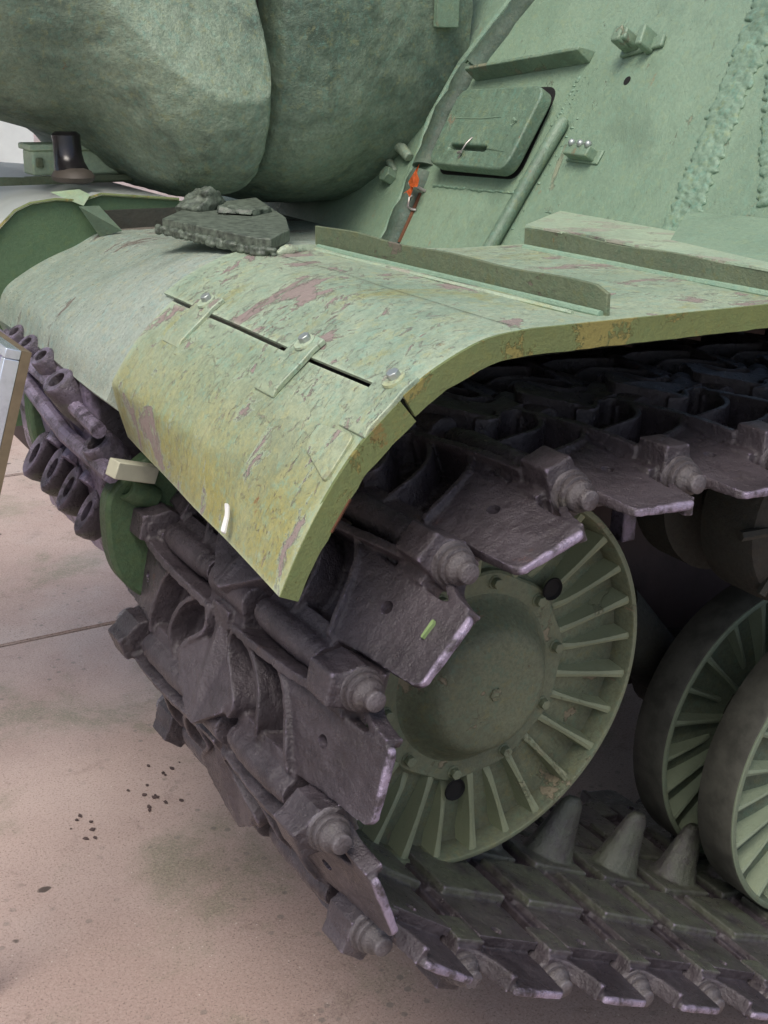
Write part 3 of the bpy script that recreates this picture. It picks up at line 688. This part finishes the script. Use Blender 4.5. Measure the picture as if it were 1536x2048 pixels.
# ---- near fender ----------------------------------------------------------
fl_prof = spline([(-.406, .297), (-.385, .341), (-.356, .390), (-.322, .433), (-.2795, .4705)], 5)
fd_prof = spline([(-.2762, .4752), (-.247, .494), (-.211, .511), (-.179, .5215), (-.138, .5255), (-.10, .526), (.2, .525), (.8, .5245), (2.4, .524)], 5)
def sheet(bm, prof, yf, th, ny=24, warp=0.0, yin=None, curl=0.0):
    """bent sheet: profile in XZ swept along Y from yf[0] to yf[1]; th = thickness, positive downwards"""
    n = len(prof); top = []; bot = []
    for i, (x, z) in enumerate(prof):
        a = prof[max(i - 1, 0)]; b = prof[min(i + 1, n - 1)]; d = Vector((b[0] - a[0], b[1] - a[1])).normalized(); nx, nz = d.y, -d.x
        y1 = yin(x, z) if yin else yf[1]; rt = []; rb = []
        for j in range(ny + 1):
            y = yf[0] + (y1 - yf[0]) * j / ny
            w = warp * mnoise.noise(Vector((x * 6, y * 7, z * 6 + 3)))
            cx = curl * (y / .56) * max(0, .372 - z)
            rt.append(bm.verts.new((x + cx - nx * w, y, z - nz * w))); rb.append(bm.verts.new((x + cx + nx * (th - w), y, z + nz * (th - w))))
        top.append(rt); bot.append(rb)
    for i in range(n - 1):
        for j in range(ny):
            bm.faces.new((top[i][j], top[i + 1][j], top[i + 1][j + 1], top[i][j + 1])); bm.faces.new((bot[i][j], bot[i][j + 1], bot[i + 1][j + 1], bot[i + 1][j]))
        bm.faces.new((top[i][0], bot[i][0], bot[i + 1][0], top[i + 1][0])); bm.faces.new((top[i][ny], top[i + 1][ny], bot[i + 1][ny], bot[i][ny]))
    for j in range(ny):
        bm.faces.new((top[0][j], top[0][j + 1], bot[0][j + 1], bot[0][j])); bm.faces.new((top[-1][j], bot[-1][j], bot[-1][j + 1], top[-1][j + 1]))
# flap: the lower inner corner is trimmed
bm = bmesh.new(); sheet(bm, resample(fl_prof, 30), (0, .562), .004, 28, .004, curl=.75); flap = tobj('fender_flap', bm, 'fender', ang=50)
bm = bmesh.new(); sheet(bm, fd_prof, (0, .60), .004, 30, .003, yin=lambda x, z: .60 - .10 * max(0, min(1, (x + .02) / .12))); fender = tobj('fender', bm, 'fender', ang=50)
def lip(prof, wid, y0=-.001, y1=.003, jag=0):
    bm = bmesh.new(); n = len(prof); R = []
    for i, (x, z) in enumerate(prof):
        a = prof[max(i - 1, 0)]; b = prof[min(i + 1, n - 1)]; d = Vector((b[0] - a[0], b[1] - a[1])).normalized(); nx, nz = d.y, -d.x
        w = (wid(i / (n - 1)) if callable(wid) else wid) + jag * mnoise.noise(Vector((x * 40, 0, z * 40)))
        R.append([bm.verts.new((x + nx * k, y, z + nz * k)) for k, y in ((-.0006, y0), (w, y0 + .001), (w, y1 + .002), (-.0006, y1))])
    for A, B in zip(R, R[1:]):
        for k in range(4): bm.faces.new((A[k], A[(k + 1) % 4], B[(k + 1) % 4], B[k]))
    bm.faces.new(R[0][::-1]); bm.faces.new(R[-1]); return bm
x = obj('flap_lip', lip(resample(fl_prof, 40), lambda t: .022 + .006 * t, jag=.004), 'lip', flap)
x = obj('fender_lip', lip(resample([p for p in fd_prof if p[0] < 2.3], 160), .026, jag=.002), 'lip', fender)
bm = bmesh.new(); tube(bm, [(-.352 + .02 * k, .002, .352 + .030 * k) for k in (0, .5, 1.0)], .0028, 6); obj('rusted_edge', bm, 'rust', flap)
# hinge straps with bolts over the gap
def on_prof(prof_a, x):     # height of the fender surface at x
    pr = sorted(fl_prof + fd_prof); return float(np.interp(x, [p[0] for p in pr], [p[1] for p in pr]))
for y0, y1, xf in ((.445, .495, -.366), (.185, .230, -.366), (-.000, .050, -.362)):
    bm = bmesh.new(); n = 10; xs = np.linspace(-.258, xf + .045, n); top = []; bot = []
    for i, x in enumerate(xs):
        z = on_prof(None, x) + .0015; s2 = .003 if x > -.345 else .002
        sl = (on_prof(None, x + .005) - on_prof(None, x - .005)) / .01; nn = Vector((-sl, 0, 1)).normalized()
        sh = 0.0
        top.append([bm.verts.new(Vector((x, y, z)) + nn * (.0045 if x > -.315 else .0012)) for y in (y0 + sh, y1 + sh)]); bot.append([bm.verts.new(Vector((x, y, z)) - nn * .002) for y in (y0 + sh, y1 + sh)])
    for i in range(n - 1):
        a, b, c, d = top[i], top[i + 1], bot[i], bot[i + 1]
        bm.faces.new((a[0], a[1], b[1], b[0])); bm.faces.new((c[0], d[0], d[1], c[1])); bm.faces.new((a[0], b[0], d[0], c[0])); bm.faces.new((a[1], c[1], d[1], b[1]))
    bm.faces.new((top[0][0], bot[0][0], bot[0][1], top[0][1])); bm.faces.new((top[-1][0], top[-1][1], bot[-1][1], bot[-1][0]))
    st = obj('hinge_strap', bm, 'fender', fender, bevel=.0012)
    xb = -.272; zb = on_prof(None, xb) + .006; sl = .62
    bm = bmesh.new(); nz = Vector((-.5, 0, .86)).normalized(); q = nz.to_track_quat('Z', 'Y').to_matrix().to_4x4(); cy = (y0 + y1) / 2
    bmesh.ops.create_cone(bm, cap_ends=True, segments=24, radius1=.0125, radius2=.0120, depth=.003, matrix=Matrix.Translation((xb, cy, zb + .0015)) @ q)
    obj('washer', bm, 'fender', st)
    bm = bmesh.new(); bmesh.ops.create_cone(bm, cap_ends=True, segments=6, radius1=.0072, radius2=.0068, depth=.008, matrix=Matrix.Translation((xb, cy, zb + .006)) @ q @ Matrix.Rotation(random.random(), 4, 'Z'))
    obj('strap_bolt', bm, 'galv', st, bevel=.0008)
# welded repair patches on the flap
def patch(name, yz, mat, parent, h=.002, prof=fl_prof):
    bm = bmesh.new(); pr = sorted(prof)
    f = lambda y, x, k: Vector((x - k * .6, y, float(np.interp(x, [p[0] for p in pr], [p[1] for p in pr])) + k * .8))
    prism(bm, yz, lambda y, x: f(y, x, -.002), lambda y, x: f(y, x, h)); return obj(name, bm, mat, parent, bevel=.0008)
patch('strap_end_weld', rounded([(.010, -.352), (.075, -.340), (.078, -.322), (.014, -.318)], .008, 3), 'fender', flap, .0035)
# white paint daub low on the flap
f = lambda a, b: (.155 + a, -.372 - b)
patch('paint_daub', rounded([(.140, -.399), (.149, -.3995), (.153, -.392), (.163, -.388), (.155, -.387), (.147, -.391)], .002, 3), 'white', flap, .0012)
# splash strips across the fender
def strip(name, x0, x1, y0, y1, z0, h, th=.005, mat='strip', cut=.006):
    """upright strip from (x0,y0) to (x1,y1)"""
    bm = bmesh.new(); n = 30; g = []
    for i in range(n + 1):
        s2 = i / n; x = x0 + (x1 - x0) * s2 + .002 * math.sin(s2 * 9); y = y0 + (y1 - y0) * s2; hh = h + .0015 * math.sin(s2 * 17) - (cut if i == 0 else 0)
        g.append([bm.verts.new(v) for v in ((x, y, z0 - .002), (x - .001, y, z0 + hh), (x + th - .001, y, z0 + hh), (x + th, y, z0 - .002))])
    for A, B in zip(g, g[1:]):
        for k in range(4): bm.faces.new((A[k], A[(k + 1) % 4], B[(k + 1) % 4], B[k]))
    bm.faces.new(g[0][::-1]); bm.faces.new(g[-1]); return tobj(name, bm, mat, bevel=.001)
strip('splash_strip', -.012, -.052, .026, .598, .5245, .030)
strip('splash_strip', .252, .219, -.06, .476, .5245, .029)
bm = bmesh.new(); tube(bm, [(.250, .00, .5255), (.216, .47, .5255)], .005, 8); tube(bm, [(-.016, .03, .526), (-.056, .58, .526)], .0045, 8); bmesh.ops.scale(bm, vec=(1, 1, 1), verts=bm.verts); tobj('strip_foot_weld', bm, 'bead')
# flange from the rear strip back to the glacis, torn open
bm = bmesh.new(); A_, B_ = Vector((.345, .315, .548)), Vector((.266, -.06, .552))
vv = [bm.verts.new(v) for v in (A_, B_, PP(-.06, .59, .001), PP(.43, .57, .001), PP(.43, .50, -.02), PP(-.06, .50, -.02))]
bm.faces.new((vv[0], vv[1], vv[2], vv[3])); bm.faces.new((vv[0], vv[3], vv[4])); bm.faces.new((vv[1], vv[5], vv[2])); bm.faces.new((vv[0], vv[4], vv[5], vv[1])); bm.faces.new((vv[3], vv[2], vv[5], vv[4])); tobj('glacis_fillet', bm, 'plate', smooth=False)
fp = [(.220, .476), (.224, .40), (.236, .385), (.240, .35), (.236, .325), (.229, .315), (.236, .20), (.248, .0), (.256, -.06), (.36, -.06), (.458, .24), (.466, .45), (.470, .60), (.470, .71)]
bm = bmesh.new(); prism(bm, fp, lambda x, y: Vector((x, y, .5535 - .06 * (x - .22))), lambda x, y: Vector((x, y, .5565 - .06 * (x - .22)))); tobj('torn_flange', bm, 'fender', smooth=False)
# long raised seam on the fender beside the first strip
bm = bmesh.new(); tube(bm, [(-.072, .56, .5262), (-.055, .30, .5262), (-.038, .05, .5262)], .0028, 6); obj('sheet_seam', bm, 'fender', fender)

# ---- beyond the bow: inner wall and top of the far fender -----------------
wp = [(-.60, .16), (-.45, .36), (-.40, .44), (-.342, .499), (-.317, .522), (-.291, .533), (-.248, .538), (-.206, .534), (-.17, .544), (-.03, .531), (.02, .525), (.02, .40), (-.3, .16)]
bm = bmesh.new(); prism(bm, wp, lambda x, z: Vector((x, 1.15, z)), lambda x, z: Vector((x, 1.156, z))); far = tobj('fender_wall', bm, 'hook', smooth=False)
bm = bmesh.new(); tp = [p for p in wp[1:10]]; rows = [[bm.verts.new((x, y, z + .002 + (.0 if y < 1.1 else -.0))) for x, z in tp] for y in (1.142, 1.9)]
for i in range(len(tp) - 1): bm.faces.new((rows[0][i], rows[0][i + 1], rows[1][i + 1], rows[1][i]))
bmesh.ops.solidify(bm, geom=bm.faces[:], thickness=.004); tobj('fender_top', bm, 'bright')
bm = bmesh.new(); tube(bm, [(x, 1.146, z + .003) for x, z in tp], .0028, 6); tobj('fender_edge', bm, 'lip')
bm = bmesh.new()
vv = [bm.verts.new(v) for v in ((-.235, 1.15, .543), (-.190, 1.142, .547), (-.205, 1.135, .530), (-.250, 1.168, .551), (-.20, 1.168, .554))]
bm.faces.new((vv[0], vv[2], vv[1])); bm.faces.new((vv[0], vv[1], vv[4], vv[3])); bmesh.ops.solidify(bm, geom=bm.faces[:], thickness=.003); tobj('bent_bracket', bm, 'box', smooth=False)
bm = bmesh.new(); vv = [bm.verts.new(v) for v in ((-.215, 1.13, .530), (-.18, 1.13, .530), (-.155, 1.09, .492), (-.185, 1.12, .48))]; bm.faces.new(vv); bmesh.ops.solidify(bm, geom=bm.faces[:], thickness=.004); tobj('folded_gusset', bm, 'plate', smooth=False)
bm = bmesh.new(); box(bm, -.165, .02, 1.142, 1.149, .44, .520); tobj('recess_shade_sheet', bm, 'hull')  # dark sheet standing in for the shade of the recess
strip('splash_strip', -.56, .0, 1.32, 1.36, .548, .012, .004, 'strip', 0)
# toolbox on the far fender
bm = bmesh.new(); box(bm, -.222, .05, 1.36, 1.42, .560, .604); tb = tobj('stowage_box', bm, 'box', bevel=.004)
bm = bmesh.new(); box(bm, -.228, .056, 1.354, 1.426, .604, .615); obj('box_lid', bm, 'box', tb, bevel=.003)
bm = bmesh.new(); box(bm, -.216, -.204, 1.352, 1.360, .575, .592); obj('box_latch', bm, 'strip', tb, bevel=.002)
bm = bmesh.new(); box(bm, -.24, .07, 1.345, 1.36, .549, .560); obj('box_base_rail', bm, 'strip', tb, bevel=.002)

# ---- spare track links on the nose ---------------------------------------
AX = Vector((.84, .18, -.50)).normalized()
def ring(name, x, y, z, r, ri, L, mat='steel', sq=1.0, ax=AX, roll=0.0):
    bm = bmesh.new(); lathe_y(bm, [(r * .9, 0), (r, .004), (r * 1.06, L * .5), (r * .9, L), (0, L), (0, .7 * L), (ri * .85, .7 * L), (ri, .003), (ri * 1.1, 0)], 32)
    bm.transform(ax.to_track_quat('Y', 'Z').to_matrix().to_4x4() @ Matrix.Rotation(roll, 4, 'Y') @ Matrix.Diagonal((1, 1, sq, 1)))
    o = tobj(name, bm, mat); o.matrix_basis = Matrix.Translation((x, y, z)); return o
bm = bmesh.new(); prism(bm, [(-.352, .345), (-.366, .335), (-.352, .25), (-.335, .13), (-.30, .02), (-.27, .02), (-.25, .34)], lambda x, z: Vector((x, .685, z)), lambda x, z: Vector((x, 1.12, z))); 
me = remesh(bm, .012, 2, 'nose_rack', .004, 18); T(link('nose_rack', me, 'steel'))
bm = bmesh.new(); tube(bm, [(-.376, 1.1, .335), (-.372, .85, .318), (-.368, .62, .292)], .011, 10); tube(bm, [(-.374, 1.0, .30), (-.366, .78, .245), (-.36, .60, .235)], .013, 10); tobj('rack_rail', bm, 'steel')
for i, (x, y, z, r) in enumerate(((-.388, .735, .340, .027), (-.378, .84, .352, .021), (-.374, .93, .354, .020), (-.370, 1.01, .355, .019))):
    ring('spare_link_socket', x, y, z, r, r * .5, .085, ax=Vector((.60, .05, -.80)).normalized(), sq=.9)
ring('spare_link_socket', -.362, .655, .268, .025, .014, .06, ax=Vector((.60, .05, -.80)).normalized())
def loop(x, y, z, r, sq, L):
    ax = Vector((.80, .22, -.50)).normalized(); lg = Vector((-.53, 0, -.85)); lg = (lg - ax * lg.dot(ax)).normalized(); sd = ax.cross(lg)
    bm = bmesh.new(); lathe_y(bm, [(r * .86, 0), (r, .005), (r * 1.05, L * .5), (r, L - .004), (r * .9, L), (r * .42, L), (r * .40, L * .5), (r * .44, .002)], 32)
    bm.transform(Matrix((sd, ax, lg)).transposed().to_4x4() @ Matrix.Diagonal((1, 1, sq, 1)))
    o = tobj('spare_link_loop', bm, 'steel'); o.matrix_basis = Matrix.Translation((x, y, z))
for x, y, z in ((-.358, .735, .140), (-.366, .79, .162), (-.374, .84, .178), (-.386, .89, .190)): loop(x, y, z, .0155, 2.5, .042)
for x, y, z in ((-.345, .76, .170), (-.352, .815, .192), (-.360, .865, .206)):
    bm = bmesh.new(); tube(bm, [(x, y, z), (x + .05, y + .01, z + .05)], [.016, .020], 12); tobj('spare_link_arm', bm, 'steel')
# tow hook plates
def hookplate(y, dx, dz):
    hp2 = spline([(-.30, .25), (-.345, .22), (-.366, .185), (-.364, .11), (-.345, .065), (-.305, .035), (-.24, .05), (-.20, .15)], 5)
    bm = bmesh.new(); prism(bm, [(x + dx, z + dz) for x, z in hp2], lambda x, z: Vector((x, y, z)), lambda x, z: Vector((x, y + .035, z)))
    return tobj('tow_hook_plate', bm, 'hook', bevel=.006)
hookplate(.612, 0, 0); hookplate(.96, .0, .08)
ring('tow_hook_eye', -.338, .61, .212, .019, .011, .05, 'hook')
bm = bmesh.new(); box(bm, -.036, .036, -.011, .011, -.012, .012)
bm.transform(Matrix.Translation((-.335, .588, .240)) @ Matrix.Rotation(.35, 4, 'Y') @ Matrix.Rotation(.3, 4, 'Z')); 
wb = obj('wood_wedge', bm, 'wood', bevel=.0015); tag(wb, 'short pale wooden wedge jammed under the fender flap', 'wedge')

# dark paint flakes lying on the paving
bm = bmesh.new(); rf = random.Random(3)
for cx_, cy_ in [(-0.257, 1.211), (-0.24, 1.177), (-0.131, 1.204), (-0.104, 1.239), (-0.088, 1.201), (-0.058, 1.32), (-0.029, 1.292), (-0.13, 1.257), (-0.02, 1.299), (-0.258, 1.161), (-0.281, 1.168), (-0.072, 1.193)]:
    for k in range(2):
        x, y = cx_ + rf.uniform(-.02, .02), cy_ + rf.uniform(-.03, .03); r = rf.uniform(.002, .0065); n = rf.randint(4, 7)
        pts = [(x + r * rf.uniform(.5, 1.2) * math.cos(2 * PI * i / n), y + 1.4 * r * rf.uniform(.5, 1.2) * math.sin(2 * PI * i / n)) for i in range(n)]
        prism(bm, pts, lambda a, b: Vector((a, b, G + .0018)), lambda a, b: Vector((a, b, G + .0032)))
fk = obj('paint_flakes', bm, 'brown', smooth=False); fk['kind'] = 'stuff'
# ------------------------------------------------------------ separate things
# leaf caught on the bar beside the driver's port
bm = bmesh.new(); lf = [(1.170, .590), (1.163, .575), (1.150, .560), (1.143, .545), (1.150, .538), (1.146, .525), (1.155, .522), (1.160, .528), (1.170, .524), (1.168, .540), (1.176, .550), (1.166, .562)]
vs = [bm.verts.new(PP(y - .026, z - .010, .034 + .006 * math.sin(i * 1.9))) for i, (y, z) in enumerate([(1.141 + (a_ - 1.158) * .95, .545 + (b_ - .55) * .85) for a_, b_ in lf])]; cv = bm.verts.new(PP(1.116, .533, .030))
for i in range(len(vs)): bm.faces.new((vs[i], vs[(i + 1) % len(vs)], cv))
bmesh.ops.solidify(bm, geom=bm.faces[:], thickness=.0006); o = obj('fallen_leaf', bm, 'leaf'); tag(o, 'small orange crumpled leaf stuck on the dark bar below the port', 'leaf')
# visitor's boots on the far fender
def boot(x, y, z, sc_, lab):
    r = bpy.data.objects.new('boot', None); COL.objects.link(r); r.location = (x, y, z); tag(r, lab, 'boot')
    bm = bmesh.new()
    rg = [[bm.verts.new((a_ * math.cos(k * PI / 12), y_ + b_ * math.sin(k * PI / 12), z_)) for k in range(24)] for z_, y_, a_, b_ in ((.012, -.010, .032, .045), (.024, -.004, .031, .040), (.036, .006, .028, .030), (.050, .012, .0265, .026), (.070, .015, .026, .026), (.084, .018, .027, .027), (.090, .018, .020, .020))]
    for A, B in zip(rg, rg[1:]):
        for k in range(24): bm.faces.new((A[k], A[(k + 1) % 24], B[(k + 1) % 24], B[k]))
    bm.faces.new(rg[0][::-1]); bm.faces.new(rg[-1])
    obj('boot_upper', bm, 'rubber', r)
    bm = bmesh.new()
    prof = [(0, 0, .0), (.03, 0, 0), (.037, 0, .004), (.039, 0, .011), (.034, 0, .020), (.022, 0, .027), (0, 0, .030)]; rg = []
    for a_, _, z_ in prof: rg.append([bm.verts.new((a_ * math.cos(k * PI / 14), -.012 + a_ * 1.35 * math.sin(k * PI / 14), z_)) for k in range(28)] if a_ else [bm.verts.new((0, -.012, z_))])
    for A, B in zip(rg, rg[1:]):
        for k in range(28):
            k2 = (k + 1) % 28
            if len(A) == 1: bm.faces.new((A[0], B[k2], B[k]))
            elif len(B) == 1: bm.faces.new((A[k], A[k2], B[0]))
            else: bm.faces.new((A[k], A[k2], B[k2], B[k]))
    obj('boot_sole', bm, 'sole', r)
    r.scale = (sc_,) * 3
boot(-.190, 1.24, .560, .92, 'black boot with a brown sole standing on the far fender under the mantlet')
boot(-.36, 1.55, .585, .9, 'black boot cut by the left edge, beside the pale hull')
# framed sign at the left edge
r = bpy.data.objects.new('information_sign', None); COL.objects.link(r); r.location = (-.54, .45, .2); tag(r, 'framed information sign with metal frame and purple print at the left edge', 'sign')
e1 = Vector((.0, 1, 0)); e2 = Vector((-.287, 0, -.958)); e3 = e1.cross(e2).normalized()     # right edge at the near end, panel facing forward
mt = Matrix((e1, e2, e3)).transposed().to_4x4(); mt.translation = Vector((-.508, .45, .453))
mt.translation = Vector((-.519, .455, .452))
if e3.x > 0: mt = mt @ Matrix.Diagonal((1, 1, -1, 1))
def sobj(name, bm, mat, **k):
    bm.transform(mt); o = obj(name, bm, mat, **k); o.parent = r; o.matrix_parent_inverse = Matrix.Translation(r.location).inverted(); return o
bm = bmesh.new(); box(bm, 0, .36, 0, .30, -.024, -.0125); sobj('sign_board', bm, 'board')
bm = bmesh.new(); box(bm, .012, .348, .012, .288, -.0095, .001); sobj('sign_print', bm, 'panel')
for x0, x1, z0, z1 in ((0, .36, 0, .0115), (0, .0115, .012, .288), (.3485, .36, .012, .288), (0, .36, .2885, .30)):
    bm = bmesh.new(); box(bm, x0, x1, z0, z1, -.0122, .006); sobj('frame_bar', bm, 'alu', bevel=.001)
for k, (a, w_) in enumerate(((.05, .06), (.075, .10), (.10, .09))):
    bm = bmesh.new(); box(bm, .03, .03 + w_, a, a + .010, .001, .0018); sobj('print_line', bm, 'white')
pt = mt @ Vector((.33, .28, -.02))
bm = bmesh.new(); tube(bm, [(pt.x + .01, pt.y, pt.z), (pt.x + .01, pt.y, G)], .012, 10)
o = obj('sign_post', bm, 'alu'); o.parent = r; o.matrix_parent_inverse = Matrix.Translation(r.location).inverted()
# another vehicle's pale sloping hull beyond
bm = bmesh.new(); prism(bm, [(-1.6, G), (-1.9, .55), (-.2, 1.15), (.6, 1.15), (.6, G)], lambda x, z: Vector((x, 4.2, z)), lambda x, z: Vector((x, 6.2, z)))
o = obj('parked_vehicle', bm, 'bright'); tag(o, 'pale green sloping hull of another vehicle far behind the gun', 'vehicle')
